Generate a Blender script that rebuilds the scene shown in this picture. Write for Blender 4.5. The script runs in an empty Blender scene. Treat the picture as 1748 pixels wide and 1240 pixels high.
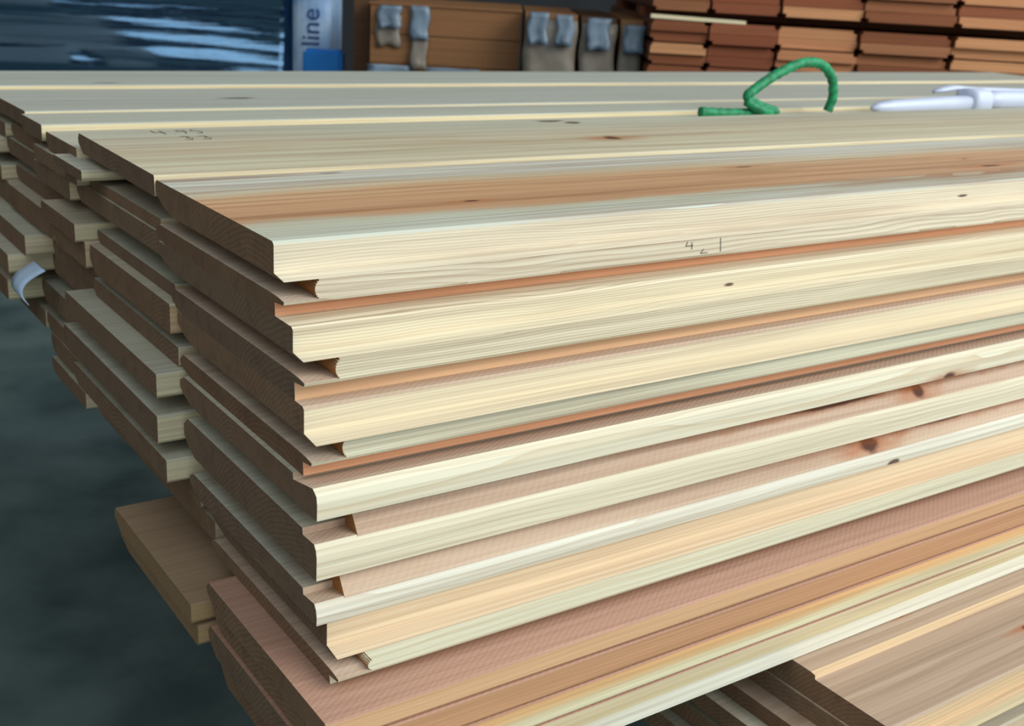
import bpy, bmesh, math, random
from mathutils import Matrix, Vector
random.seed(7)
scn = bpy.context.scene
S = 0.55                      # metres per modelling unit
PILE_END = 3.0                # where the boards of the pile end, out of view

# ---------------------------------------------------------------- camera
cd = bpy.data.cameras.new('camera'); cam = bpy.data.objects.new('camera', cd)
scn.collection.objects.link(cam); scn.camera = cam
R = ((0.8249022, 0.1354235, -0.5488139), (-0.5624264, 0.2939780, -0.7728216), (0.0566810, 0.9461698, 0.3186689))
CP = Vector((-0.38487867, -0.8947819, 0.22634877)) * S
M = Matrix(R).to_4x4(); M.translation = CP; cam.matrix_world = M
cd.sensor_width = 36; cd.lens = 1997.9 / 1748 * 36
cd.clip_start = 0.01; cd.clip_end = 60
cd.dof.use_dof = True; cd.dof.focus_distance = 0.60; cd.dof.aperture_fstop = 17

# ---------------------------------------------------------------- light and exposure
w = bpy.data.worlds.new('daylight'); scn.world = w; w.use_nodes = True
wn = w.node_tree.nodes; wn['Background'].inputs[0].default_value = (0.80, 0.91, 1.0, 1)
wn['Background'].inputs[1].default_value = 1.1
def area(name, loc, target, size, power, col):
    l = bpy.data.lights.new(name, 'AREA'); l.shape = 'RECTANGLE'; l.size = size[0]; l.size_y = size[1]
    l.energy = power; l.color = col
    o = bpy.data.objects.new(name, l); scn.collection.objects.link(o)
    o.location = loc; d = Vector(target) - Vector(loc); o.rotation_euler = d.to_track_quat('-Z', 'Y').to_euler()
area('daylight_through_open_door', (2.6, -3.2, 2.45), (0.5, 0.3, 0), (3.4, 2.6), 150, (1.0, 0.975, 0.93))
vs = scn.view_settings
vs.view_transform = 'Standard'; vs.look = 'None'; vs.gamma = 1; vs.use_curve_mapping = False; vs.exposure = 0.25

# ---------------------------------------------------------------- materials
def srgb(r, g, b):
    f = lambda c: (c/255/12.92) if c/255 <= .04045 else ((c/255+.055)/1.055)**2.4
    return (f(r), f(g), f(b), 1)
class NT:
    def __init__(s, name):
        s.m = bpy.data.materials.new(name); s.m.use_nodes = True; s.t = s.m.node_tree
        s.b = s.t.nodes['Principled BSDF']
    def n(s, typ, **kw):
        x = s.t.nodes.new(typ)
        for k, v in kw.items(): setattr(x, k, v)
        return x
    def l(s, a, b): s.t.links.new(a, b)
    def math(s, op, a, b=None, clamp=False):
        x = s.n('ShaderNodeMath', operation=op, use_clamp=clamp)
        for i, v in enumerate((a, b)):
            if v is None: continue
            if isinstance(v, (int, float)): x.inputs[i].default_value = v
            else: s.l(v, x.inputs[i])
        return x.outputs[0]
    def mix(s, f, a, b, mode='MIX'):
        x = s.n('ShaderNodeMix', data_type='RGBA', blend_type=mode)
        for sock, v in ((x.inputs[0], f), (x.inputs[6], a), (x.inputs[7], b)):
            if isinstance(v, (int, float, tuple)): sock.default_value = v
            else: s.l(v, sock)
        return x.outputs[2]
    def mapr(s, v, a, b, c=0., d=1.):
        x = s.n('ShaderNodeMapRange'); s.l(v, x.inputs[0])
        for i, q in enumerate((a, b, c, d)): x.inputs[i+1].default_value = q
        return x.outputs[0]
    def bump(s, h, dist, st=1.0):
        x = s.n('ShaderNodeBump'); x.inputs['Distance'].default_value = dist; x.inputs['Strength'].default_value = st
        s.l(h, x.inputs['Height']); s.l(x.outputs[0], s.b.inputs['Normal'])

def wood(name, cols, axis=None, rng=None, lines=0.35, streak=0.5, knots=(), rough=False, end=False, wob=0.004, linecol=(150,112,72), rs=95):
    """cols: list of (pos, rgb). With axis 'Y'/'Z' the colours are bands of the log across that axis of the board
       (board's own coordinates, metres); without, one of the colours is drawn per board."""
    T = NT(name); n = T.n
    tc = n('ShaderNodeTexCoord'); oi = n('ShaderNodeObjectInfo')
    sep = n('ShaderNodeSeparateXYZ'); T.l(tc.outputs['Object'], sep.inputs[0])
    rnd = oi.outputs['Random']
    off = n('ShaderNodeCombineXYZ')
    T.l(T.math('MULTIPLY', rnd, 37.0), off.inputs[0])
    T.l(T.math('MULTIPLY', T.math('SUBTRACT', T.math('FRACT', T.math('MULTIPLY', rnd, 7.3)), .5), 0.14), off.inputs[1])
    T.l(T.math('ADD', T.math('MULTIPLY', T.math('FRACT', T.math('MULTIPLY', rnd, 13.7)), 0.07), 0.035), off.inputs[2])
    add = n('ShaderNodeVectorMath', operation='ADD'); T.l(tc.outputs['Object'], add.inputs[0]); T.l(off.outputs[0], add.inputs[1])
    def noise(scale3, detail=3, rgh=.5, src=None, dist=0):
        mp = n('ShaderNodeMapping'); mp.inputs['Scale'].default_value = scale3; T.l(src or add.outputs[0], mp.inputs[0])
        x = n('ShaderNodeTexNoise'); x.inputs['Scale'].default_value = 1; x.inputs['Detail'].default_value = detail
        x.inputs['Roughness'].default_value = rgh; x.inputs['Distortion'].default_value = dist; T.l(mp.outputs[0], x.inputs[0]); return x.outputs[0]
    # growth rings about a pith that runs along the board
    wobn = noise((3.0, 14, 14), 3, .55)
    mp = n('ShaderNodeMapping'); mp.inputs['Scale'].default_value = (0, 1, 1); T.l(add.outputs[0], mp.inputs[0])
    ln = n('ShaderNodeVectorMath', operation='LENGTH'); T.l(mp.outputs[0], ln.inputs[0])
    r = T.math('ADD', ln.outputs['Value'], T.math('MULTIPLY', wobn, 0.016))
    fr = T.math('FRACT', T.math('MULTIPLY', r, rs * 3.3))
    ring = T.mapr(T.math('POWER', fr, 3.0), 0, 1, 0, 1)
    ringvar = T.mapr(noise((.6, 40, 40), 2), .35, .65, .25, 1)
    # colour bands
    if axis:
        c = sep.outputs[1 if axis == 'Y' else 2]
        c = T.math('ADD', c, T.math('MULTIPLY', T.math('SUBTRACT', noise((5, 22, 22), 3), .5), wob * 2))
        t = T.mapr(c, rng[0] * S, rng[1] * S)
    else: t = T.math('ADD', T.math('MULTIPLY', rnd, .75), T.math('MULTIPLY', noise((1.2, 26, 40), 2), .25))
    ramp = n('ShaderNodeValToRGB'); T.l(t, ramp.inputs[0]); e = ramp.color_ramp.elements
    while len(e) > 1: e.remove(e[0])
    for i, (p, cc) in enumerate(cols):
        el = e[0] if i == 0 else e.new(p)
        el.position = p; el.color = srgb(*cc)
    col = ramp.outputs[0]
    fine = noise((3.5, 420, 420), 3, .6); mid = noise((2.2, 90, 90), 4, .6, dist=.4)
    f1 = T.math('MULTIPLY', T.math('MULTIPLY', ring, ringvar), lines, clamp=True)
    if end: f1 = T.math('MULTIPLY', ring, .45)
    col = T.mix(f1, col, srgb(*linecol))
    col = T.mix(T.math('MULTIPLY', T.mapr(mid, .48, .72), streak * .55, clamp=True), col, srgb(*[int(q * .82) for q in linecol]), 'MIX')
    col = T.mix(T.math('MULTIPLY', T.mapr(fine, .42, .68), .26), col, srgb(120, 88, 56))
    if rough or end:   # saw marks across the board
        mpp = n('ShaderNodeMapping'); mpp.inputs['Rotation'].default_value = (0, 0, .95 if rough else 0); T.l(tc.outputs['Object'], mpp.inputs[0])
        wv = n('ShaderNodeTexWave', wave_type='BANDS', bands_direction='X' if rough else 'Y')
        wv.inputs['Scale'].default_value = 110 if rough else 70; wv.inputs['Distortion'].default_value = 2.5; wv.inputs['Detail'].default_value = 2
        T.l(mpp.outputs[0], wv.inputs[0])
        col = T.mix(T.math('MULTIPLY', wv.outputs[1], .06), col, srgb(105, 72, 55))
        T.bump(T.math('ADD', T.math('MULTIPLY', wv.outputs[1], .4), fine), .0003, .5)
    else: T.bump(T.math('ADD', mid, fine), .00025, .5)
    # knots: (x, y, z, length, height, halo) in board coordinates
    kd = noise((60, 160, 160), 3, .6, src=tc.outputs['Object'])
    for (kx, ky, kz, kl, kh, halo) in knots:
        a = n('ShaderNodeVectorMath', operation='SUBTRACT'); T.l(tc.outputs['Object'], a.inputs[0]); a.inputs[1].default_value = (kx*S, ky*S, kz*S)
        def blob(l_, h_, pw):
            b = n('ShaderNodeVectorMath', operation='DIVIDE'); T.l(a.outputs[0], b.inputs[0]); b.inputs[1].default_value = (l_*S, h_*S, h_*S)
            q = n('ShaderNodeVectorMath', operation='LENGTH'); T.l(b.outputs[0], q.inputs[0])
            d = T.math('ADD', q.outputs['Value'], T.math('MULTIPLY', T.math('SUBTRACT', kd, .5), .9))
            return T.mapr(d, 1.0, pw)
        if halo: col = T.mix(T.math('MULTIPLY', blob(kl * 4.5, kh * 1.8, .2), .62), col, srgb(168, 92, 38))
        col = T.mix(T.math('MULTIPLY', blob(kl, kh, .55), .9), col, srgb(70, 40, 28))
    T.l(col, T.b.inputs['Base Color']); T.b.inputs['Roughness'].default_value = .62 if not (rough or end) else .85
    T.b.inputs['Specular IOR Level'].default_value = .3
    return T.m

sapc = [(0, (226, 212, 180)), (.35, (220, 200, 162)), (.6, (212, 204, 176)), (.8, (214, 180, 140)), (1, (206, 198, 172))]
sap = wood('pine_sapwood', sapc, lines=.42)
grey = wood('pine_weathered_face', [(0, (196, 190, 166)), (.5, (188, 186, 168)), (1, (198, 180, 152))], lines=.25, linecol=(140, 118, 90))
heart = wood('pine_heartwood', [(0, (226, 158, 112)), (.5, (230, 168, 120)), (1, (220, 162, 122))], lines=.3, linecol=(150, 84, 44))
recess = wood('pine_heartwood_pale', [(0, (230, 184, 140)), (.5, (232, 190, 146)), (1, (228, 178, 138))], lines=.22, linecol=(170, 100, 60))
rough = wood('pine_rough_sawn_face', [(0, (206, 184, 160)), (.5, (196, 170, 146)), (1, (206, 190, 168))], lines=.15, rough=True, linecol=(150, 104, 84))
endm = wood('pine_end_grain', [(0, (146, 114, 88)), (.4, (130, 108, 88)), (.7, (150, 120, 92)), (1, (120, 86, 66))], lines=.6, end=True, linecol=(80, 52, 36), rs=110)
endred = wood('red_pine_end_grain', [(0, (150, 92, 60)), (.4, (132, 76, 48)), (.7, (166, 112, 76)), (1, (120, 66, 42))], lines=.5, end=True, linecol=(92, 48, 28), rs=110)
redside = wood('red_pine_side', [(0, (140, 84, 52)), (1, (120, 70, 44))], lines=.4)
NOTCH = wood('pine_fresh_cut', [(0, (206, 150, 88)), (1, (184, 118, 62))], lines=.35, linecol=(120, 66, 30))

def simple(name, col, rough_=.5, noise_=None, spec=.5, coat=0, metal=0, trans=0):
    T = NT(name); c = srgb(*col)
    if noise_:
        tc = T.n('ShaderNodeTexCoord'); x = T.n('ShaderNodeTexNoise'); x.inputs['Scale'].default_value = noise_[0]; x.inputs['Detail'].default_value = 5
        T.l(tc.outputs['Object'], x.inputs[0]); T.l(T.mix(T.mapr(x.outputs[0], .35, .65), c, srgb(*noise_[1])), T.b.inputs['Base Color'])
        T.bump(x.outputs[0], noise_[2] if len(noise_) > 2 else .001, .5)
    else: T.b.inputs['Base Color'].default_value = c
    T.b.inputs['Roughness'].default_value = rough_; T.b.inputs['Specular IOR Level'].default_value = spec
    T.b.inputs['Coat Weight'].default_value = coat; T.b.inputs['Metallic'].default_value = metal
    T.b.inputs['Transmission Weight'].default_value = trans
    return T.m

# ---------------------------------------------------------------- object helpers
COL = scn.collection
def tag(o, label=None, cat=None, group=None, kind=None):
    if label: o['label'] = label
    if cat: o['category'] = cat
    if group: o['group'] = group
    if kind: o['kind'] = kind
    return o
def link(name, bm, mats, loc=(0, 0, 0), parent=None, smooth=False):
    me = bpy.data.meshes.new(name); bmesh.ops.recalc_face_normals(bm, faces=bm.faces[:]); bm.to_mesh(me); bm.free()
    for m in (mats if isinstance(mats, (list, tuple)) else [mats]): me.materials.append(m)
    if smooth:
        for p in me.polygons: p.use_smooth = True
    o = bpy.data.objects.new(name, me); COL.objects.link(o); o.location = Vector(loc) * S
    if parent: o.parent = parent
    return o
def prism(bm, prof, x0, x1, seg, endidx, nx=1, warp=None):
    """prof: (y, z) ring, counter-clockwise seen from -X; seg[i] is the material of the side between i and i+1"""
    rings = []
    for k in range(nx + 1):
        x = x0 + (x1 - x0) * (k / nx) ** (1.6 if nx > 1 else 1)
        rings.append([bm.verts.new(Vector((x, y, z + (warp(x, y) if warp else 0))) * S) for y, z in prof])
    n = len(prof)
    for a, b in zip(rings, rings[1:]):
        for i in range(n):
            f = bm.faces.new((a[i], a[(i+1) % n], b[(i+1) % n], b[i])); f.material_index = seg[i % len(seg)]
    f = bm.faces.new(list(reversed(rings[0]))); f.material_index = endidx
    f = bm.faces.new(rings[-1]); f.material_index = endidx
def box(bm, x0, x1, y0, y1, z0, z1, mi=0):
    v = [bm.verts.new(Vector(p) * S) for p in ((x0,y0,z0),(x1,y0,z0),(x1,y1,z0),(x0,y1,z0),(x0,y0,z1),(x1,y0,z1),(x1,y1,z1),(x0,y1,z1))]
    for q in ((0,3,2,1),(4,5,6,7),(0,1,5,4),(1,2,6,5),(2,3,7,6),(3,0,4,7)):
        f = bm.faces.new([v[i] for i in q]); f.material_index = mi

# material slots of a board: 0 front side, 1 top face, 2 recess or bottom, 3 end grain, 4 rough face, 5 fresh cut
def slots(front=None, top=None, rec=None, end=None, rgh=None):
    return [front or sap, top or grey, rec or recess, end or endm, rgh or rough, NOTCH]

def board_U(name, yf, yb, zt, zb, x0=0., mats=None, face_drop=None, lip=.021, warp=None, topmat=1, x1=None):
    """upper board of a pair: upright front side, lip running out along its lower edge, tongue at the back"""
    bm = bmesh.new(); x1 = x1 or PILE_END; th = zt - zb
    zf = zt - (face_drop or th * .9); r = .0025
    prof = [(yf, zt - r), (yf, zf), (yf - lip, zb + .0002), (yf - lip + .004, zb), (yb - .05, zb), (yb - .022, zb + th * .18), (yb - .006, zb + th * .42),
            (yb, zb + th * .55), (yb, zt - th * .12), (yb - .004, zt), (yf + .003, zt)]
    seg = [0, 0, 2, 4, 4, 4, 0, 0, 1, topmat, 1]
    P = Vector((x0, yf, zt))
    prism(bm, [(y - P.y, z - P.z) for y, z in prof], 0, x1 - x0, seg, 3, 18 if warp else 1, (lambda x, y: warp(x + P.x, y + P.y)) if warp else None)
    return link(name, bm, mats or slots(), P)
def board_L(name, yt, yb, zt, zb, ztop_fill, yr, x0=0., xn=.028, mats=None, x1=None, ytop=None):
    """lower board of a pair: thin lip reaching out at the top of the front side, the full lip begins past the cutter's notch"""
    bm = bmesh.new(); x1 = x1 or PILE_END; th = zt - zb
    P = Vector((x0, yt, zt))
    prof = [(yt, zt - .0015), (yt + .0015, zt - .0045), (yr, zt - .0065), (yr - .001, zb), (yb - .05, zb), (yb - .03, zb), (yb - .004, zb + th * .3),
            (yb, zb + th * .5), (yb - .002, zt - th * .3), (yb - .012, zt), (yt + .03, zt + .0005), (yt + .012, zt)]
    seg = [0, 2, 2, 4, 4, 4, 0, 0, 0, 1, 1, 1]
    q = lambda pr: [(y - P.y, z - P.z) for y, z in pr]
    prism(bm, q(prof), 0, x1 - x0, seg, 3)
    # full lip beyond the notch, its end hollowed by the round cutter
    yt2 = ytop if ytop is not None else yt
    fill = [(yt2, ztop_fill), (yt, zt - .002), (yt + .012, zt - .002), (yt + .05, zt - .002), (yt + .05, ztop_fill)]
    n = 9
    for k in range(n):      # a few thin steps make the concave end
        zz0 = zt - .002 + (ztop_fill - zt + .002) * k / n; zz1 = zt - .002 + (ztop_fill - zt + .002) * (k + 1) / n
        u = (k + .5) / n - .5; xs = xn + .0045 * 4 * u * u
        box_ = [(yt, zz0), (yt + .05, zz0), (yt + .05, zz1), (yt, zz1)]
        prism(bm, q(list(reversed(box_))), xs, x1 - x0, [0, 0, 0, 0], 5)
    return link(name, bm, mats or slots(), P)
def board_G(name, yf, ylip, yb, zt, zf, zb, x0=0., xfill=.035, ztf=None, mats=None, x1=None):
    """bevelled board: flat rough top stepping down over a rounded nose to the front side"""
    bm = bmesh.new(); x1 = x1 or PILE_END; P = Vector((x0, yf, zt)); th = zt - zb
    prof = [(yf, zt), (yf - .001, zt - .006), (yf - (yf-ylip)*.82, zf + .0015), (ylip + .0015, zf - .003), (ylip, zf - .010), (ylip + .0005, zb), (yb - .05, zb), (yb - .03, zb),
            (yb - .008, zb + th * .25), (yb, zb + th * .45), (yb, zt - th * .25), (yb - .012, zt)]
    seg = [4, 4, 0, 0, 0, 2, 4, 4, 0, 0, 1, 1]
    q = lambda pr: [(y - P.y, z - P.z) for y, z in pr]
    prism(bm, q(prof), 0, x1 - x0, seg, 3)
    if ztf is not None:     # the rebated shoulder that fills the gap under the board above, broken off at the end
        fill = [(yf - .004, ztf), (yf - .012, ztf - .006), (ylip + .0035, zf + .0005), (yf + .03, zf + .0005), (yf + .05, zt - .003), (yf + .05, ztf)]
        prism(bm, q(fill), xfill, x1 - x0, [2, 4, 4, 4, 4, 4], 5)
    return link(name, bm, mats or slots(), P)

ordw = ['topmost', 'second', 'third', 'fourth', 'fifth', 'sixth', 'seventh', 'eighth', 'ninth', 'tenth', 'lowest']
GRP = 'stacked pine boards of the big pile'
NM = 'pine_board'

FLOOR = -1.0
# ---------------------------------------------------------------- the hall
conc = simple('concrete', (104, 120, 114), .75, (7.0, (66, 82, 78), .003))
darkwall = simple('dark_sheet_wall', (38, 40, 42), .8, (3.0, (28, 30, 34)))
bm = bmesh.new(); box(bm, -6, 12, -9, 12, FLOOR - .2, FLOOR); tag(link('floor', bm, conc), kind='structure')
bm = bmesh.new(); box(bm, -6, 12, 9, 9.3, FLOOR, 4.2); tag(link('wall_back', bm, darkwall), kind='structure')
bm = bmesh.new(); box(bm, -6.3, -6, -1.5, 9.3, FLOOR, 6); tag(link('wall_left', bm, simple('pale_bounce_wall', (140, 131, 121), .8, (2.0, (122, 114, 105)))), kind='structure')  # unseen wall, height and pale tone chosen to bounce light onto board ends
bm = bmesh.new(); box(bm, -6.3, -6, -9, -1.5, FLOOR, 3.2); tag(link('added_dark_panel_1', bm, darkwall), kind='structure')  # unseen dark panel, added so the stretch film reflects dark
bm = bmesh.new(); box(bm, -6.3, 12, 1.2, 9.3, 4.2, 4.4); tag(link('ceiling', bm, darkwall), kind='structure')

# ---------------------------------------------------------------- front column of the big pile
def board_P(name, yf, yb, zt, zb, x0=0., mats=None, x1=None, cf=.004, cb=.012, seg=None, warp=None):
    """plain edged board with eased front edge and chamfered back edge"""
    bm = bmesh.new(); x1 = x1 or PILE_END; P = Vector((x0, yf, zt)); th = zt - zb
    prof = [(yf, zt - cf * .5), (yf, zb + cf), (yf + cf * .8, zb), (yb - cb * 1.6, zb), (yb - .001, zb + th * .45), (yb, zt - th * .3), (yb - cb * .4, zt), (yf + cf * .5, zt)]
    prism(bm, [(y - P.y, z - P.z) for y, z in prof], 0, x1 - x0, seg or [0, 0, 4, 4, 0, 0, 1, 1], 3, 18 if warp else 1,
          (lambda x, y: warp(x + P.x, y + P.y)) if warp else None)
    return link(name, bm, mats or slots(), P)

topA = wood('top_board_face_heart_band', [(0, (196, 200, 184)), (.1, (190, 192, 172)), (.17, (186, 184, 160)), (.24, (190, 148, 110)), (.5, (198, 156, 116)),
            (.62, (202, 166, 126)), (.70, (200, 184, 152)), (.85, (200, 200, 184)), (1, (204, 204, 188))], 'Y', (0, .3), lines=.75, streak=1.3, wob=.02, linecol=(160, 104, 64), rs=45,
            knots=[(.2592, .1005, 0, .011, .004, 1), (.7333, .1863, 0, .017, .004, 1), (1.1281, .092, 0, .025, .006, 1), (.19, .288, 0, .018, .0025, 0), (1.15, .15, 0, .006, .003, 1)])
topA2 = wood('second_top_board_face', [(0, (206, 196, 166)), (.3, (200, 194, 164)), (.55, (196, 184, 156)), (.8, (186, 184, 162)), (1, (192, 192, 172))], 'Y', (0, .3),
            lines=.45, streak=.9, wob=.03, rs=45, linecol=(170, 132, 92), knots=[(.640, .322, .006, .028, .016, 0), (.672, .300, .006, .028, .015, 0), (.705, .276, .006, .028, .015, 0), (.735, .254, .006, .02, .013, 0), (.70, .112, .003, .016, .016, 1)])
cream = wood('pale_side_wood', [(0, (225, 213, 187)), (.5, (226, 210, 180)), (1, (222, 214, 190))], lines=.75, streak=.7, linecol=(146, 106, 70), rs=190, knots=[(.94, 0, -.015, .012, .0022, 0)])
creamE = wood('smooth_cream_side', [(0, (226, 214, 184)), (1, (222, 208, 176))], lines=.45, streak=.5, linecol=(172, 134, 92), rs=210)
creamC = wood('pale_side_wood_green_tint', [(0, (222, 216, 190)), (.5, (226, 214, 182)), (1, (214, 214, 188))], lines=.7, streak=.8, linecol=(140, 104, 72), rs=230, knots=[(.50, 0, -.014, .009, .0025, 0)])
sideG = wood('pale_edge_with_knot', [(0, (224, 218, 192)), (1, (222, 210, 178))], lines=.5, linecol=(184, 146, 96), knots=[(.842, -.048, -.024, .014, .006, 1)])
roughH = wood('rough_face_brown_streak', [(0, (200, 172, 148)), (1, (204, 182, 156))], rough=True, lines=.2, linecol=(156, 100, 70),
              knots=[(.80, -.018, .004, .013, .013, 1), (.66, -.014, .010, .09, .005, 1), (1.3, -.012, .012, .2, .005, 1)])
roughI = wood('rough_face_dark_knot', [(0, (204, 178, 152)), (1, (206, 186, 160))], rough=True, lines=.2, linecol=(156, 100, 70),
              knots=[(.722, -.018, .006, .018, .014, 1), (.85, -.010, .010, .10, .006, 1)])
sideI = wood('pale_edge_with_small_knot', [(0, (222, 218, 200)), (1, (216, 212, 192))], lines=.5, linecol=(170, 140, 100), knots=[(.762, -.028, -.022, .013, .005, 0)])
sideJ = wood('warm_side_wood', [(0, (224, 212, 182)), (.5, (222, 200, 166)), (1, (222, 208, 176))], lines=.5, linecol=(196, 136, 84), knots=[(.10, 0, -.012, .02, .008, 0)] if 0 else [])
lipK = wood('pale_green_lip', [(0, (220, 216, 190)), (1, (212, 212, 184))], lines=.4, linecol=(170, 150, 104))
topL = wood('pinkish_rough_top', [(0, (178, 136, 112)), (1, (186, 146, 124))], rough=True, lines=.2, linecol=(130, 80, 62))
sideL1 = wood('orange_side_wood', [(0, (214, 174, 130)), (.5, (218, 180, 138)), (1, (204, 156, 114))], lines=.4, linecol=(170, 104, 60), rs=120)
sideL2 = wood('deep_orange_side_wood', [(0, (196, 150, 110)), (1, (190, 144, 106))], lines=.35, linecol=(160, 96, 56), rs=140)
sideL3 = wood('orange_to_green_side', [(0, (222, 216, 180)), (.4, (224, 214, 174)), (.62, (226, 186, 132)), (1, (220, 166, 112))], 'Z', (-.03, 0), lines=.2, wob=.003)
sideL4 = wood('cream_and_white_side', [(0, (228, 226, 206)), (.45, (226, 222, 200)), (.52, (206, 190, 148)), (.9, (214, 198, 160)), (1, (214, 206, 170))], 'Z', (-.034, 0), lines=.15, wob=.002)

def lab(o, label): return tag(o, label, 'board', GRP)
def warpA(x, y): return 0
o = lab(board_U(NM, 0, .302, 0, -.030, mats=slots(cream, topA)), 'topmost board at the near corner, orange heartwood band and grey edges on its face')
o = lab(board_L(NM, -.0207, .307, -.0457, -.0640, -.0301, -.001, mats=slots(cream, rough, heart)), 'board just under the topmost one at the near corner, orange recess below its lip')
o = lab(board_U(NM, -.038, .302, -.0641, -.0882, lip=.0207, mats=slots(creamC, creamC), topmat=1), 'third board down at the near corner, pale greenish side with fine dark lines')
o = lab(board_L(NM, -.0608, .264, -.1046, -.1272, -.0883, -.0407, mats=slots(creamC, rough, recess)), 'fourth board down at the near corner, notched lip over a narrow tan recess')
o = lab(board_U(NM, -.0597, .248, -.1273, -.1535, lip=.0237, mats=slots(creamE, rough), topmat=4), 'fifth board down at the near corner, smooth cream side and pinkish ledge')
o = lab(board_L(NM, -.0750, .245, -.1705, -.1895, -.1536, -.0575, mats=slots(creamC, rough, heart), ytop=-.083), 'sixth board down at the near corner, white notched lip over a pink recess')
o = lab(board_G(NM, -.048, -.096, .232, -.1896, -.190, -.2150, x0=-.005, mats=slots(sideG, grey, rough)), 'seventh board down, rounded pale nose with a small black knot at its lower edge')
o = lab(board_G(NM, -.067, -.0955, .225, -.2333, -.240, -.2710, x0=-.005, xfill=.04, ztf=-.2152, mats=slots(sideG, grey, heart, rgh=roughH)), 'eighth board down, broken shoulder and a rust brown streak ending in a grey knot')
o = lab(board_G(NM, -.068, -.096, .212, -.2905, -.296, -.3140, x0=-.005, xfill=.028, ztf=-.2712, mats=slots(sideI, grey, heart, rgh=roughI)), 'ninth board down, whitish rippled edge under a dark oval knot')
o = lab(board_U(NM, -.089, .195, -.3142, -.343, x0=.008, face_drop=.026, mats=slots(sideJ, rough), topmat=4), 'tenth board down, cream to peach side set back under the whitish edge')
o = lab(board_L(NM, -.124, .172, -.3515, -.3662, -.3432, -.107, x0=.002, mats=slots(lipK, rough, lipK), ytop=-.111), 'eleventh board down, pale green lip resting on the pinkish protruding board')
LL = 'pine boards of the layer that sticks out below'
def lab2(o, l): return tag(o, l, 'board', LL)
lab2(board_P(NM, -.158, .112, -.3665, -.3895, x0=-.026, mats=slots(sideL1, topL), seg=[0, 0, 4, 4, 0, 0, 1, 1]), 'pinkish brown board jutting out under the pale pile, light orange side')
lab2(board_P(NM, -.158, .110, -.3900, -.4180, x0=-.020, mats=slots(sideL2, topL), cf=.003), 'deep orange sided board directly below the jutting pinkish one')
lab2(board_P(NM, -.158, .116, -.4184, -.4470, x0=-.024, mats=slots(sideL3, topL), cf=.003), 'board whose side fades from orange to pale green, third of the jutting layer')
lab2(board_P(NM, -.158, .118, -.4474, -.4870, x0=-.012, mats=slots(sideL4, topL), cf=.0015), 'cream board with a white lower edge, lowest of the jutting layer')

# ---------------------------------------------------------------- the columns behind
#        zt       zb      (rows of the pile)
rows = [(0, -.022), (-.037, -.0575), (-.058, -.082), (-.098, -.1205), (-.121, -.1535), (-.1600, -.1885), (-.189, -.2160), (-.2340, -.2650), (-.2800, -.3060), (-.3065, -.3345), (-.3420, -.3655)]
edge1 = [.304, .309, .304, .268, .252, .247, .236, .232, .22, .205, .18]      # where the front column ends
edge2 = [.592, .580, .628, .553, .548, .560, .592, .602, .58, .60, .62]
edge3 = [.744, .80, .82, .72, .71, .78, .80, .84, .82, .80, .80]
edge4 = [.86, 1.0, 1.02, 1.0, .98, 1.03, 1.0, 1.04, 1.02, 1.0, 1.0]
edge5 = [1.13, 1.2, 1.18, 1.22, 1.2, 1.19, 1.2, 1.22, 1.2, 1.2, 1.2]
edge6 = [1.37] * 11
xoff = {(1, 2): .004, (1, 3): .006, (1, 4): -.006, (1, 5): .0, (1, 6): -.028, (1, 7): -.030, (1, 8): -.026, (1, 9): .004, (1, 10): .01,
        (3, 6): -.050, (3, 7): -.045, (3, 5): -.03, (2, 2): -.004, (2, 3): -.020, (2, 4): -.010, (2, 8): .0}
colname = ['', 'second column from the near corner', 'third column from the near corner', 'fourth column from the near corner',
           'fifth column from the near corner', 'farthest column of the pile']
pale = slots(wood('pale_board', [(0, (232, 220, 182)), (1, (224, 210, 170))]), rgh=wood('pale_rough', [(0, (214, 196, 164)), (1, (204, 186, 156))], rough=True, lines=.15))
greyfar = [wood('grey_face_%s' % k, [(0, a), (1, b)], lines=.2, linecol=(140, 124, 98), knots=kn) for k, a, b, kn in
           (('a', (188, 184, 164), (178, 176, 158), [(.36, .05, 0, .02, .006, 0)]), ('b', (180, 184, 170), (188, 184, 166), []),
            ('c', (176, 180, 168), (184, 184, 170), [(.36, .12, 0, .04, .01, 0)]), ('d', (184, 190, 178), (178, 182, 168), [(.2, .03, 0, .03, .006, 0)]))]
ztop = {1: 0., 2: -.012, 3: -.004, 4: -.001, 5: .005}
wA2 = lambda x, y: .0035 + .004 * max(0, (y - .304)) / .288
rnd = random.Random(3)
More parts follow.
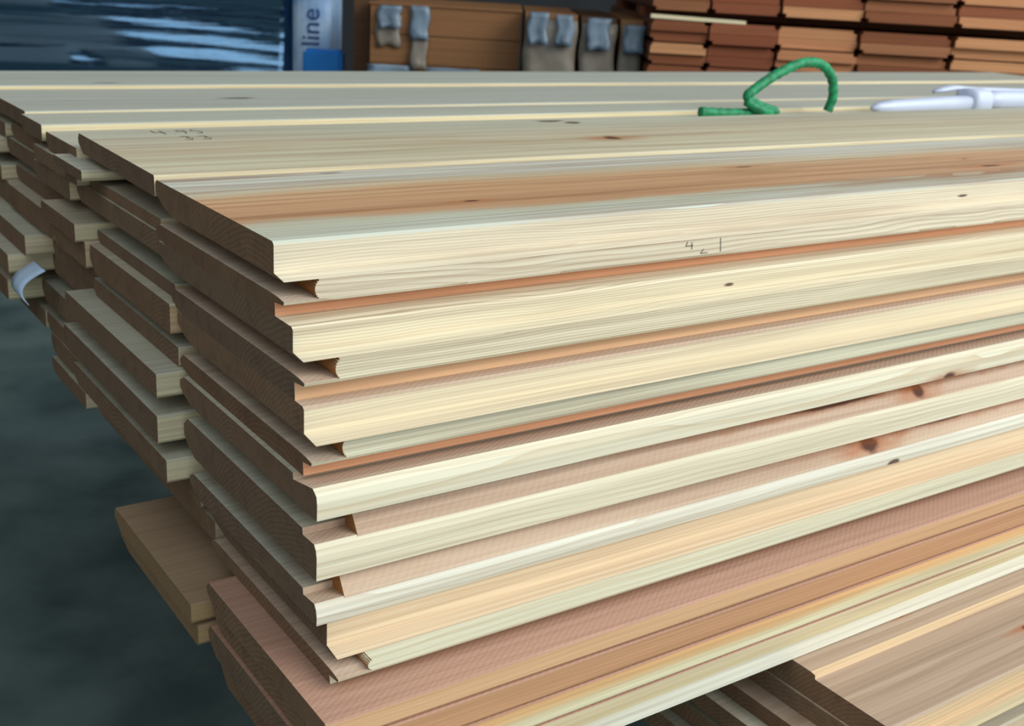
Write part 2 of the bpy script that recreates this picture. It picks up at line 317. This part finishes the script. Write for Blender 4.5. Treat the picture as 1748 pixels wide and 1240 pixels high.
for c, (ea, eb) in enumerate(((edge1, edge2), (edge2, edge3), (edge3, edge4), (edge4, edge5), (edge5, edge6)), 1):
    for r, (zt, zb) in enumerate(rows):
        g = .0015
        dx = xoff.get((c, r), rnd.uniform(-.010, .012) if c > 1 else rnd.uniform(.006, .014))
        dz = rnd.uniform(-.002, .001) if c > 1 else 0
        if c >= 4 and r >= 7 or (c == 3 and r >= 9): dx = .24 + rnd.uniform(0, .03)
        ztt = zt + dz; zbb = zb + dz
        if c == 1 and r in (1, 3, 5): ztt -= .007
        m = None; wp = None
        if r == 0:
            ztt = ztop[c]; zbb = -.0225 if c == 1 else ztt - .022
            m = slots(pale[0], topA2 if c == 1 else greyfar[c - 2])
            if c == 1: wp = wA2; dx = 0
            else: dx = {2: -.002, 3: -.006, 4: .0, 5: .0}[c]
        o = board_P(NM, ea[r] + g, eb[r] - g, ztt, zbb, x0=dx, mats=m or (pale if (c, r) in ((1, 6), (1, 7), (1, 8), (2, 3), (3, 6), (3, 7)) else slots()), cf=.003,
                    cb=rnd.choice((.006, .012, .012)), warp=wp)
        special = {(1, 0): 'top board behind the near one, pencil figures and a brown streak on its face', (1, 6): 'protruding board with a pale lit top edge, seventh down in the second column',
                   (1, 7): 'protruding board with pale stepped side stub, eighth down in the second column', (1, 8): 'protruding board above the shadowed gap, ninth down in the second column'}
        lab(o, special.get((c, r)) or ('%s board down in the %s' % (ordw[r], colname[c]) if r else 'grey top board in the %s' % colname[c]))
        if (c, r) == (1, 0): A2 = o

# short odd pieces
lab(board_P(NM, .50, .63, -.0235, -.0365, x0=-.022, x1=1.2, mats=pale), 'thin lit board end poking out under the pencil marked top board')
lowm = slots(wood('pale_brown_side', [(0, (196, 166, 120)), (1, (180, 150, 108))]), wood('low_board_top', [(0, (174, 148, 118)), (1, (160, 134, 106))], rough=True), end=wood('pale_end_grain', [(0, (168, 140, 104)), (1, (150, 122, 90))], end=True))
lab2(board_P(NM, .120, .376, -.395, -.418, x0=-.040, mats=lowm), 'tan board sticking out low on the left, its broad face showing')
lab2(board_P(NM, .118, .378, -.4205, -.4430, x0=-.034, mats=lowm, cb=.02), 'lower tan board of the pair sticking out on the left, splintered corner')
lab2(board_P(NM, .80, 1.02, -.1905, -.2150, x0=-.135, x1=.2, mats=pale), 'pale greyish board end sticking out far left, upper of two') if 0 else None
bm = bmesh.new()
R_ = random.Random(5)
def timber(name, x0, x1, y0, y1, z0, z1, label, mats=None, group='square bearers under the pile'):
    bm = bmesh.new(); c = .004
    prism(bm, [(y0 - y0, z0 + c - z1), (c, z0 - z1), (y1 - y0 - c, z0 - z1), (y1 - y0, z0 + c - z1), (y1 - y0, -c), (y1 - y0 - c, 0), (c, 0), (0, -c)], 0, x1 - x0, [0], 3)
    return tag(link(name, bm, mats or slots(), (x0, y0, z1)), label, 'timber', group)
timber('timber_bearer', .55, .70, .14, 1.36, -.62, -.3665, 'square bearer holding up the pile behind the jutting layer') if 0 else None

# ---------------------------------------------------------------- the package below, lower right
RG = 'boards of the lower package at bottom right'
rt = wood('lower_package_top_face', [(0, (184, 166, 142)), (.5, (178, 160, 136)), (1, (176, 150, 128))], lines=.5, linecol=(136, 106, 82), streak=.7, rs=30, knots=[(.19, .14, .006, .006, .006, 1), (.32, .05, 0, .012, .005, 1)])
def lab3(o, l): return tag(o, l, 'board', RG)
def stepboard(yf, ys, yb, zt, zb, x0, mats):
    bm = bmesh.new(); P = Vector((x0, yf, zt)); d = .006
    prof = [(yf, zt - .002), (yf, zb + .004), (yf - .012, zb + .002), (yf - .008, zb), (yb, zb), (yb, zt + d), (ys + .006, zt + d), (ys, zt + d - .001), (ys - .001, zt), (yf + .003, zt)]
    prism(bm, [(y - P.y, z - P.z) for y, z in prof], 0, 3.2 - x0, [0, 0, 0, 4, 4, 1, 0, 0, 1, 1], 3)
    return link(NM, bm, mats, P)
lab3(stepboard(-.293, -.190, .0, -.4935, -.520, .548, slots(wood('tan_cream_side', [(0, (220, 196, 156)), (1, (216, 186, 146))], lines=.5), rt)), 'top board of the lower package, pinkish grey face with a raised light strip')
lab3(board_P(NM, -.300, .0, -.5205, -.5430, x0=.545, x1=3.2, mats=slots(wood('green_cream_side', [(0, (222, 216, 180)), (1, (226, 196, 150))], lines=.35, knots=[(.42, 0, -.012, .03, .006, 1)]), rt)), 'second board of the lower package, cream side with tan streak')
lab3(board_P(NM, -.275, .02, -.5435, -.5620, x0=.520, x1=3.2, mats=slots(recess, rt)), 'third board of the lower package, its tan end edge catching light')
lab3(board_P(NM, -.262, .05, -.5640, -.5860, x0=.500, x1=3.2, mats=pale), 'fourth board of the lower package, pale sandy end with rough crumbs')
lab3(board_P(NM, -.27, .07, -.5980, -.6200, x0=.505, x1=3.2, mats=slots()), 'fifth board of the lower package, grey brown end under the sandy one')
lab3(board_P(NM, -.25, .10, -.6230, -.6500, x0=.490, x1=3.2, mats=slots()), 'lowest board of the lower package, dark end nearest the floor')
for i, x in enumerate((1.5, 2.7)):
    bm = bmesh.new(); prism(bm, [(0, 0), (1.5, 0), (1.5, .155), (0, .155)], 0, .15, [0], 3)
    tag(link('timber_bearer', bm, slots(), (x, -.2, -.6505 - .155)), 'square timber bearer under the lower package, ' + ('nearer the board ends', 'farther along the boards')[i], 'timber', 'bearers under the lower package')
    bm = bmesh.new(); prism(bm, [(0, 0), (1.5, 0), (1.5, .188), (0, .188)], 0, .2, [0], 3)
    tag(link('timber_bearer', bm, slots(), (x, -.2, FLOOR + .008)), 'thick timber block standing on the floor, ' + ('nearer the board ends', 'farther along the boards')[i], 'timber', 'bearers under the lower package')
    bm = bmesh.new(); prism(bm, [(0, 0), (.95, 0), (.95, .118), (0, .118)], 0, .15, [0], 3)
    tag(link('timber_bearer', bm, slots(), (x, .40, -.4870)), 'timber bearer between the two packages, ' + ('nearer the board ends', 'farther along the boards')[i], 'timber', 'bearers between the packages')

# ---------------------------------------------------------------- pencil figures on the second top board and strokes on the side
ink = simple('pencil_mark', (112, 106, 94), .8)
def strokes(name, segs, wd, fn, parent, label):
    """thin flat strokes lying on a board face; fn maps (u, v) to a modelling-space point"""
    bm = bmesh.new()
    for pl in segs:
        for (a, b) in zip(pl, pl[1:]):
            dx, dy = b[0]-a[0], b[1]-a[1]; L = math.hypot(dx, dy) or 1; nx, ny = -dy/L*wd, dx/L*wd
            for h in (0, ):
                vs_ = [fn(a[0]+nx, a[1]+ny), fn(a[0]-nx, a[1]-ny), fn(b[0]-nx, b[1]-ny), fn(b[0]+nx, b[1]+ny)]
                bm.faces.new([bm.verts.new(Vector(p) * S) for p in vs_])
    o = link(name, bm, ink, (0, 0, 0)); o['label'] = label
    if parent:
        o.parent = parent; o.matrix_parent_inverse = Matrix.Translation(-Vector(parent.location))
    return o
G = {'4': [[(.0, 1), (-.0, .45), (.7, .45)], [(.55, .9), (.55, 0)]], '.': [[(.1, .02), (.2, .02)]],
     '9': [[(.6, .6), (.2, .5), (.1, .8), (.4, 1), (.65, .8), (.6, .4), (.4, 0)]],
     '5': [[(.65, 1), (.15, 1), (.1, .6), (.5, .6), (.65, .3), (.4, 0), (.1, .05)]],
     '3': [[(.1, .95), (.5, 1), (.55, .7), (.3, .55), (.6, .35), (.45, 0), (.05, .05)]]}
def figures(txt, x, y, w_, h_):
    out = []; cx = x
    for ch in txt:
        if ch == ' ': cx += w_ * .7; continue
        for pl in G[ch]: out.append([(cx + px_ * w_, y + py_ * h_) for px_, py_ in pl])
        cx += w_ * (.45 if ch == '.' else 1.05)
    return out
strokes('pencil_figures', figures('4.95', .088, .558, .019, .030) + figures('33', .106, .512, .022, .026), .0009, lambda u, v: (u, v, wA2(0, v) + .0004), A2, 'faint dark pencil figures')

A1 = bpy.data.objects[NM]
strokes('pencil_figures', [[(.497, -.031), (.499, -.046)], [(.474, -.041), (.470, -.0455), (.480, -.0455)], [(.45, -.0315), (.448, -.036), (.458, -.036)], [(.456, -.0325), (.457, -.040)]], .0005, lambda u, v: (u, -.0212, v), A1, 'faint pencil ticks')
# ---------------------------------------------------------------- background, set along the view's own far plane direction
H = Vector((.8264, -.5631, 0)); N = Vector((.5631, .8264, 0)); ANG = math.atan2(-.5631, .8264)
def far(name, bm, mats, o, parent=None, smooth=False):
    ob = link(name, bm, mats, (0, 0, 0), None, smooth)
    if parent: ob.parent = parent; ob.location = Vector(o) * S
    else: ob.location = Vector(o) * S; ob.rotation_euler = (0, 0, ANG)
    return ob
def empty(name, loc, ang=ANG):
    o = bpy.data.objects.new(name, None); COL.objects.link(o); o.location = Vector(loc) * S; o.rotation_euler = (0, 0, ang); o.empty_display_size = .05; return o
def endprism(bm, prof, depth, mi_end=0, mi_side=1, x0=0):
    """profile in (u, z), running away from the viewer"""
    a = [bm.verts.new(Vector((u, 0, z)) * S) for u, z in prof]; b = [bm.verts.new(Vector((u, depth, z)) * S) for u, z in prof]
    n = len(prof)
    bm.faces.new(a).material_index = mi_end; bm.faces.new(list(reversed(b))).material_index = mi_end
    for i in range(n): bm.faces.new((a[i], b[i], b[(i+1) % n], a[(i+1) % n])).material_index = mi_side
O = Vector((2.138, 2.018, 0))
def rowmat(k): return [(endred, redside), (endA, redside), (endB, redside)][k % 3]
endA = wood('orange_end_grain', [(0, (196, 134, 92)), (.5, (206, 150, 104)), (1, (184, 122, 84))], end=True, linecol=(130, 72, 44), lines=.4)
endB = wood('dark_red_end_grain', [(0, (146, 80, 52)), (.5, (134, 74, 48)), (1, (160, 96, 66))], end=True, linecol=(90, 44, 28), lines=.4)
cols_bg = [(.002, .185, 0), (.189, .404, 2), (.41, .664, 1), (.668, .958, 0), (.964, 1.24, 1), (1.245, 1.52, 0)]
bgo = ['first', 'second', 'third', 'fourth', 'fifth', 'sixth', 'seventh', 'eighth']
cbo = ['leftmost', 'second', 'third', 'fourth', 'fifth', 'sixth']
th = .0315
def bgblock(ztop_, nrows, up, where):
    for ci, (u0, u1, mk) in enumerate(cols_bg):
        for r in range(nrows):
            zt = ztop_ - r * (th + .0012) - (.0035 * (r // 2)); t = th
            pair_top = (r % 2 == 0)
            rr = random.Random(ci * 31 + r + (99 if up else 0))
            w_ = u1 - u0 - rr.uniform(0, .006); n_ = .012; d = .010
            if pair_top: prof = [(0, 0 - t), (w_, -t), (w_, -.011), (w_ - n_, -.009), (w_ - n_, 0), (n_ * .5, 0), (n_ * .4, -.008), (0, -.010)]
            else: prof = [(n_, -t), (w_ - n_ * .6, -t), (w_ - n_ * .6, -t + .009), (w_, -t + .011), (w_, 0), (0, 0), (0, -t + .011), (n_, -t + .009)]
            bm = bmesh.new(); endprism(bm, prof, 1.6)
            p = O + H * (u0 + rr.uniform(0, .003)) + N * rr.uniform(-.015, .02)
            o = far('red_pine_board', bm, [[endred, endA, endB][mk if rr.random() > .12 else (mk + 1) % 3], redside], (p.x, p.y, zt))
            tag(o, 'reddish board end %s the dark gap of the far stack, %s layer %s, %s column' % ('above' if up else 'below', bgo[nrows - 1 - r if up else r], 'up' if up else 'down', cbo[ci]), 'board', 'board ends of the reddish stack ' + where)
bgblock(.102, 8, False, 'below the dark gap')
bgblock(.133 + 6 * (th + .0012) + .0105 - .0012 - .0035, 6, True, 'above the dark gap')
for i, u in enumerate((.0, 1.05)):
    bm = bmesh.new(); endprism(bm, [(0, -.030), (.04, -.030), (.04, 0), (0, 0)], 1.6); p = O + H * u + N * .03
for i, v in enumerate((.35, 1.2)):
    bm = bmesh.new(); endprism(bm, [(0, -.0305), (1.50, -.0305), (1.50, 0), (0, 0)], .12); p = O + N * v
    tag(far('timber_bearer', bm, [endB, redside], (p.x, p.y, .1325)), 'dark bearer in the gap of the reddish stack, ' + ('front one', 'rear one')[i], 'timber', 'bearers in the gap of the reddish stack')
bm = bmesh.new(); endprism(bm, [(0, -.012), (.30, -.016), (.30, -.006), (0, 0)], .03); p = O + N * .0
tag(far('batten', bm, [pale[0], pale[0]], (p.x, p.y, .1185)), 'thin pale batten in the left end of the far gap', 'batten')
# what carries the far stack
bm = bmesh.new(); endprism(bm, [(0, -.828), (1.5, -.828), (1.5, 0), (0, 0)], 1.6); p = O + H * .03 + N * .02
tag(far('timber_package', bm, [endB, redside], (p.x, p.y, FLOOR + .829)), 'reddish timber package carrying the far stack', 'timber')

# --- wrapped crates in the middle
film_grey = simple('dusty_blue_film', (120, 140, 156), .35, (30, (88, 104, 118), .001), .5)
film_dull = simple('dull_wrap_film', (112, 104, 92), .4, (22, (140, 132, 120), .001), .4)
crate_w = wood('crate_panel_wood', [(0, (150, 106, 66)), (1, (136, 94, 58))], lines=.35, linecol=(92, 58, 34), knots=[])
crate_k = wood('crate_panel_wood_knot', [(0, (152, 108, 68)), (1, (140, 96, 60))], lines=.35, linecol=(92, 58, 34), knots=[(.16, 0, -.02, .008, .006, 0)])
dark_w = wood('dark_post_wood', [(0, (92, 62, 38)), (1, (74, 50, 32))], lines=.3, linecol=(50, 32, 20))
def ubox(bm, u0, u1, v0, v1, z0, z1, mi=0, c=.003):
    n0 = len(bm.verts); box(bm, u0, u1, v0, v1, z0, z1, mi)
def flap(parent, u, z, w_, h_, mat, name='plastic_flap', bend=.02, v0=-.012, th_=.003):
    """hanging piece of plastic, curled, with thickness"""
    bm = bmesh.new(); nu, nz = 5, 6; rr = random.Random(int(u * 999) + int(z * 777)); g = []
    for side in (0, th_):
        g.append([[bm.verts.new(Vector((u + w_ * i / nu + .004 * math.sin(j * 1.3 + u * 40), v0 - side - bend * (j / nz) ** 2 * (.6 + .4 * math.sin(i * 1.7 + u * 30)) - .002 * math.sin(i * 2.2), z - h_ * j / nz * (1 + .05 * math.sin(i * 1.9)))) * S)
                   for i in range(nu + 1)] for j in range(nz + 1)])
    for k, gg in enumerate(g):
        for j in range(nz):
            for i in range(nu):
                bm.faces.new((gg[j][i], gg[j][i+1], gg[j+1][i+1], gg[j+1][i]))
    for j in range(nz):
        for i in (0, nu): bm.faces.new((g[0][j][i], g[0][j+1][i], g[1][j+1][i], g[1][j][i]))
    for i in range(nu):
        for j in (0, nz): bm.faces.new((g[0][j][i], g[0][j][i+1], g[1][j][i+1], g[1][j][i]))
    return far(name, bm, mat, (0, 0, 0), parent, True)

def pku(px, d): return (px - 874) / 1997.9 * d       # small helper: lateral distance from the optical axis in modelling units
BASE = lambda d: CP / S + Vector((0.54881393 / .948, 0.7728217 / .948, 0)) * 0 
def atfar(px, py, d):
    x = (px - 874) / 1997.9 * d; y = -(py - 620) / 1997.9 * d
    v = Vector((R[0][0]*x + R[0][1]*y - R[0][2]*d, R[1][0]*x + R[1][1]*y - R[1][2]*d, R[2][0]*x + R[2][1]*y - R[2][2]*d))
    return CP / S + v
# crate one: u runs from its left edge
c1 = atfar(632, 60, 3.9); ck = empty('wooden_crate', (c1.x, c1.y, FLOOR)); h0 = -FLOOR
tag(ck, 'brown plank crate with bluish plastic flaps, left of the middle background', 'crate')
W1 = (888 - 632) / 1997.9 * 3.9
zt = .098 + h0; k = 0
zz = zt - .006
ub = bmesh.new(); ubox(ub, -.004, W1 + .002, -.006, .7, zt - .006, zt); far('top_board', ub, crate_w, (0, 0, 0), ck)
for k in range(14):
    hgt = .095
    z1 = zz - k * hgt
    bm = bmesh.new(); z0 = max(z1 - hgt + .003, .001); ubox(bm, 0, W1, 0, .02, z0 - z1, 0)
    far('plank', bm, crate_k if k == 0 else crate_w, (0, 0, z1), ck)
    if z0 <= .002: break
bm = bmesh.new(); ubox(bm, .0, W1, .021, .69, .002, zt - .007); far('crate_load', bm, dark_w, (0, 0, 0), ck)
for (pa, pb, ya, yb_) in ((645, 684, 6, 42), (700, 732, 4, 58), (702, 730, 50, 108)):
    flap(ck, (pa - 632) * .00195, h0 + .098 - (ya - 2) * .00195, (pb - pa) * .00195, (yb_ - ya) * .00195, film_grey if ya < 40 else film_dull)
flap(ck, .02, h0 + .06, .08, .10, film_dull, bend=.004, v0=-.004)
for (pa, pb) in ((628, 704), (728, 820)):
    flap(ck, (pa - 632) * .00195, h0 - .100, (pb - pa) * .00195, .06, film_grey, 'tape_strip', .01)
# crate two: three wrapped bundles side by side
c2 = atfar(893, 60, 3.8); bk = empty('wrapped_timber_bundle', (c2.x, c2.y, FLOOR)); tag(bk, 'row of three brown timber bundles in dusty film with grey flaps', 'bundle')
sc = 3.8 / 1997.9
for i, (pa, pb, ty) in enumerate(((895, 984, 16), (991, 1051, 24), (1059, 1098, 32))):
    u0, u1 = (pa - 893) * sc, (pb - 893) * sc; top = h0 + .098 - i * .003
    bm = bmesh.new(); ubox(bm, u0, u1, .0 + .01 * i, .7, .002, top); far('bundle_block', bm, [dark_w, crate_w][i % 2 == 0], (0, 0, 0), bk)
    flap(bk, u0, top - .02, u1 - u0, .2, film_dull, 'wrap_film', .006, v0=-.004)
for (pa, pb, ya, yb_) in ((900, 934, 16, 68), (948, 978, 18, 68), (1000, 1040, 20, 72), (1064, 1098, 28, 74)):
    flap(bk, (pa - 893) * sc, h0 + .1 - (ya - 16) * sc, (pb - pa) * sc, (yb_ - ya) * sc, film_grey, v0=-.018)
# post and dark post
pp = atfar(604, 60, 4.0)
bm = bmesh.new(); ubox(bm, 0, .052, 0, .08, 0, 2.6); tag(far('wooden_post', bm, dark_w, (pp.x, pp.y, FLOOR)), 'dark brown upright post between the black wrapped pallet and the crate', 'post')

# --- black wrapped pallet on the left
T = NT('black_stretch_film'); T.b.inputs['Base Color'].default_value = srgb(6, 24, 48); T.b.inputs['Specular Tint'].default_value = (.45, .75, 1, 1); T.b.inputs['Roughness'].default_value = .08; T.b.inputs['IOR'].default_value = 3.2; T.b.inputs['Specular IOR Level'].default_value = .8  # blue specular tint stands in for the blue of reflected sky
T.b.inputs['Coat Weight'].default_value = .5; T.b.inputs['Coat Roughness'].default_value = .06; T.b.inputs['Coat Tint'].default_value = (.6, .8, 1, 1)
tc = T.n('ShaderNodeTexCoord'); mp = T.n('ShaderNodeMapping'); mp.inputs['Scale'].default_value = (5, 5, 90); T.l(tc.outputs['Object'], mp.inputs[0])
nz = T.n('ShaderNodeTexNoise'); nz.inputs['Scale'].default_value = 1; nz.inputs['Detail'].default_value = 5; T.l(mp.outputs[0], nz.inputs[0]); T.bump(nz.outputs[0], .003, .6)
filmm = T.m
f0 = atfar(500, 60, 4.4)
pal = empty('wrapped_pallet', (f0.x, f0.y, FLOOR)); tag(pal, 'tall pallet load in glossy black stretch film with wavy creases', 'pallet')
zr = lambda py: atfar(300, py, 4.4).z - FLOOR
FB = [(-1.25, .48, zr(118), .05, .016), (-.38, .17, zr(104), .030, .008), (-.40, .30, zr(122), .012, .003), (-1.2, .35, zr(22), .03, .008)]
bm = bmesh.new(); nu, nz_ = 120, 200; Wd = 1.75; Ht = 1.75; g = []
for j in range(nz_ + 1):
    row = []
    z = .06 + Ht * j / nz_
    for i in range(nu + 1):
        u = -Wd + Wd * i / nu
        v = .010 * math.sin(z * 15 + u * 1.1 + .6 * math.sin(u * 4)) + .0012 * math.sin(z * 120 + 1.8 * math.sin(u * 3.1) + u * 2) + .0005 * math.sin(z * 250 + 5 * math.sin(u * 2.3 + 1)) + .006 * math.sin(u * 5 + z * 9)
        e = min(1, (-u) / .05) ; v += .04 * (1 - e) ** 2
        for (uc, uw, zc, zw, am) in FB: v -= am * math.exp(-((z - zc) / zw) ** 2) / (1 + math.exp(-(uw - abs(u - uc + .8 * (z - zc))) / .03))
        v += .12 * max(0, (.1 - abs(z - 1.24)) / .1) * .12 * math.cos(u * 4)
        row.append(bm.verts.new(Vector((u, v, z)) * S))
    g.append(row)
for j in range(nz_):
    for i in range(nu): bm.faces.new((g[j][i], g[j][i+1], g[j+1][i+1], g[j+1][i]))
def back(i, j): return bm.verts.new(g[j][i].co + Vector((0, 1.0, 0)) * S)
br = [back(nu, j) for j in range(nz_ + 1)]; bl = [back(0, j) for j in range(nz_ + 1)]
for j in range(nz_):
    bm.faces.new((g[j][nu], br[j], br[j+1], g[j+1][nu])); bm.faces.new((bl[j], g[j][0], g[j+1][0], bl[j+1]))
bm.faces.new(g[nz_] + [br[nz_], bl[nz_]])
me_ = far('stretch_film', bm, filmm, (0, 0, 0), pal, True)
for i, u in enumerate((-1.68, -.92, -.16)):
    bm = bmesh.new(); ubox(bm, u, u + .12, .05, .95, 0, .055); far('pallet_block', bm, dark_w, (0, 0, 0), pal)
# white printed wrap on its right edge with the blue word
lab_m = simple('printed_wrap', (186, 210, 232), .35, (14, (120, 160, 205), .0006)); blue = simple('blue_plastic', (30, 140, 226), .45, (8, (26, 120, 206), .0005)); inkb = simple('blue_ink', (40, 72, 128), .5)
f1 = atfar(498, 60, 4.36); sp = 4.36 / 1997.9
wr = empty('wrapped_roll_pack', (f1.x, f1.y, FLOOR)); tag(wr, 'upright pack in white and pale blue printed film, blue lettering running upward', 'package')
bm = bmesh.new(); wq = 66 * sp
prof = []
for a in range(9):
    t = math.pi * a / 8; prof.append((wq/2 - wq/2 * math.cos(t), .02 - .03 * math.sin(t)))
pts = prof + [(wq, .3), (0, .3)]
vb = [bm.verts.new(Vector((x, y, 0.0)) * S) for x, y in pts]; vt = [bm.verts.new(Vector((x, y, 1.65)) * S) for x, y in pts]
for i in range(len(pts)): bm.faces.new((vb[i], vb[(i+1) % len(pts)], vt[(i+1) % len(pts)], vt[i]))
bm.faces.new(vt); bm.faces.new(list(reversed(vb))); far('film_sleeve', bm, lab_m, (0, 0, 0), wr)
fc = bpy.data.curves.new('lettering', 'FONT'); fc.body = 'line'; fc.size = .098 * S; fc.extrude = .0006
ft = bpy.data.objects.new('lettering_src', fc); COL.objects.link(ft); bpy.context.view_layer.update()
dg = bpy.context.evaluated_depsgraph_get(); lm = bpy.data.meshes.new_from_object(ft.evaluated_get(dg)); bpy.data.objects.remove(ft)
lo = bpy.data.objects.new('lettering', lm); COL.objects.link(lo); lm.materials.clear(); lm.materials.append(inkb); lo.parent = wr
lo.matrix_local = Matrix.Translation(Vector((.105, -.0125, atfar(540, 80, 4.36).z - FLOOR)) * S) @ Matrix.Rotation(math.radians(90), 4, 'Y').inverted() @ Matrix.Rotation(math.radians(90), 4, 'X')
f2 = atfar(516, 60, 4.22)
bm = bmesh.new(); sq = 4.22 / 1997.9; wb = 68 * sq; ubox(bm, 0, wb, 0, .09, 0, atfar(550, 86, 4.22).z - FLOOR)
bmesh.ops.bevel(bm, geom=bm.edges[:], offset=.006, segments=2, affect='EDGES'); tag(far('blue_box', bm, blue, (f2.x, f2.y, FLOOR)), 'tall plain blue plastic box in front of the printed pack', 'box')

# ---------------------------------------------------------------- green rope
def tube(bm, pts, rad, ns=10, braid=0., cap=True):
    P_ = [Vector(p) for p in pts]; out = []
    for i in range(len(P_) - 1):     # catmull-rom
        p0, p1, p2, p3 = P_[max(i-1, 0)], P_[i], P_[i+1], P_[min(i+2, len(P_)-1)]
        for k in range(10):
            t = k / 10; out.append(.5 * ((2*p1) + (p2-p0)*t + (2*p0-5*p1+4*p2-p3)*t*t + (3*p1-p0-3*p2+p3)*t**3))
    out.append(P_[-1]); prev = None; rings = []; s = 0; up = Vector((0, 1, 0))
    for i, p in enumerate(out):
        d = (out[min(i+1, len(out)-1)] - out[max(i-1, 0)]).normalized(); a = d.cross(up); a = a.normalized() if a.length > 1e-4 else Vector((1, 0, 0)); b = d.cross(a)
        if i: s += (p - out[i-1]).length
        ring = []
        for k in range(ns):
            th_ = 2 * math.pi * k / ns; rr_ = rad * (1 + braid * abs(math.sin(th_ * 2 + s * 190)) - braid * .5 + braid * .5 * math.sin(s * 330))
            ring.append(bm.verts.new((p + (a * math.cos(th_) + b * math.sin(th_)) * rr_) * S))
        rings.append(ring)
    for r0, r1 in zip(rings, rings[1:]):
        for k in range(ns): bm.faces.new((r0[k], r0[(k+1) % ns], r1[(k+1) % ns], r1[k]))
    bm.faces.new(list(reversed(rings[0]))); bm.faces.new(rings[-1])
rope_m = simple('green_rope', (16, 150, 92), .6, (160, (10, 104, 66), .0006))
zb_ = -.0035
bm = bmesh.new()
tube(bm, [(1.135, .70, zb_+.002), (1.18, .69, zb_), (1.235, .68, zb_), (1.30, .67, zb_+.001), (1.262, .675, .010), (1.232, .68, .026), (1.252, .68, .043), (1.307, .68, .070), (1.367, .68, .0885), (1.42, .68, .086),
          (1.456, .68, .060), (1.466, .68, .026), (1.464, .682, .010), (1.461, .684, zb_)], .0092, 10, .12)
tube(bm, [(1.225, .675, .020), (1.240, .668, .010), (1.262, .662, .002), (1.285, .67, zb_+.002), (1.33, .72, zb_+.002)], .0085, 10, .12)
ro = link('green_rope', bm, rope_m, (0, 0, 0), None, True); tag(ro, 'bright green braided rope looped up on top of the pile', 'rope')

# ---------------------------------------------------------------- white plastic strap
wp_ = simple('white_plastic', (196, 204, 222), .35, None, .5)
st = empty('plastic_strap', (1.60, .68, -.011), 0); tag(st, 'white plastic strap with a square buckle lying at the right edge of the top', 'strap')
def plate(name, pts, w0, w1, th_, z=0, rgh=0):
    bm = bmesh.new(); rows_ = []
    for i, (x, y, zc, wd, tk) in enumerate(pts):
        n = 12; ring = []
        for k in range(n):
            a = 2 * math.pi * k / n; ca, sa = math.cos(a), math.sin(a)
            ring.append(bm.verts.new(Vector((x, y + wd * math.copysign(abs(ca) ** .6, ca), zc + tk * math.copysign(abs(sa) ** .7, sa))) * S))
        rows_.append(ring)
    for a_, b_ in zip(rows_, rows_[1:]):
        for k in range(12): bm.faces.new((a_[k], a_[(k+1) % 12], b_[(k+1) % 12], b_[k]))
    bm.faces.new(list(reversed(rows_[0]))); bm.faces.new(rows_[-1])
    o = link(name, bm, wp_, (0, 0, 0), None, True); o.parent = st; return o
plate('strap_blade', [(-.012, 0, .012, .004, .003), (.006, 0, .013, .012, .009), (.05, 0, .014, .020, .0135), (.20, 0, .017, .022, .0150), (.33, 0, .019, .022, .016)], 0, 0, 0)
plate('buckle', [(.295, 0, .021, .026, .012), (.298, 0, .021, .030, .0265), (.312, 0, .021, .032, .0285), (.345, 0, .021, .032, .0285), (.352, 0, .021, .030, .026), (.355, 0, .021, .026, .014)], 0, 0, 0)
plate('strap_band', [(.345, 0, .024, .024, .015), (.40, 0, .024, .026, .020), (.6, 0, .021, .028, .020), (.95, 0, .020, .028, .019)], 0, 0, 0)
plate('loose_tail', [(.235, .04, .038, .004, .003), (.26, .04, .042, .012, .005), (.30, .04, .046, .014, .006), (.36, .04, .042, .014, .006), (.8, .05, .030, .014, .006)], 0, 0, 0)

# ---------------------------------------------------------------- white tag at the far left end
bm = bmesh.new(); n = 8; g = []
for sd in (0, .002):
    g.append([[bm.verts.new((Vector((-.02 - sd - .03 * math.sin(i / n * 2.2), .715 + .02 * j + .012 * math.sin(i * .4), -.195 - .045 * i / n)) * S)) for j in range(4)] for i in range(n + 1)])
for gg in g:
    for i in range(n):
        for j in range(3): bm.faces.new((gg[i][j], gg[i][j+1], gg[i+1][j+1], gg[i+1][j]))
for i in range(n):
    for j in (0, 3): bm.faces.new((g[0][i][j], g[0][i+1][j], g[1][i+1][j], g[1][i][j]))
for j in range(3):
    for i in (0, n): bm.faces.new((g[0][i][j], g[0][i][j+1], g[1][i][j+1], g[1][i][j]))
tag(link('plastic_tag', bm, simple('tag_white', (196, 218, 240), .4), (0, 0, 0), None, True), 'small curled bluish white plastic tag hanging at the far left of the pile', 'tag')
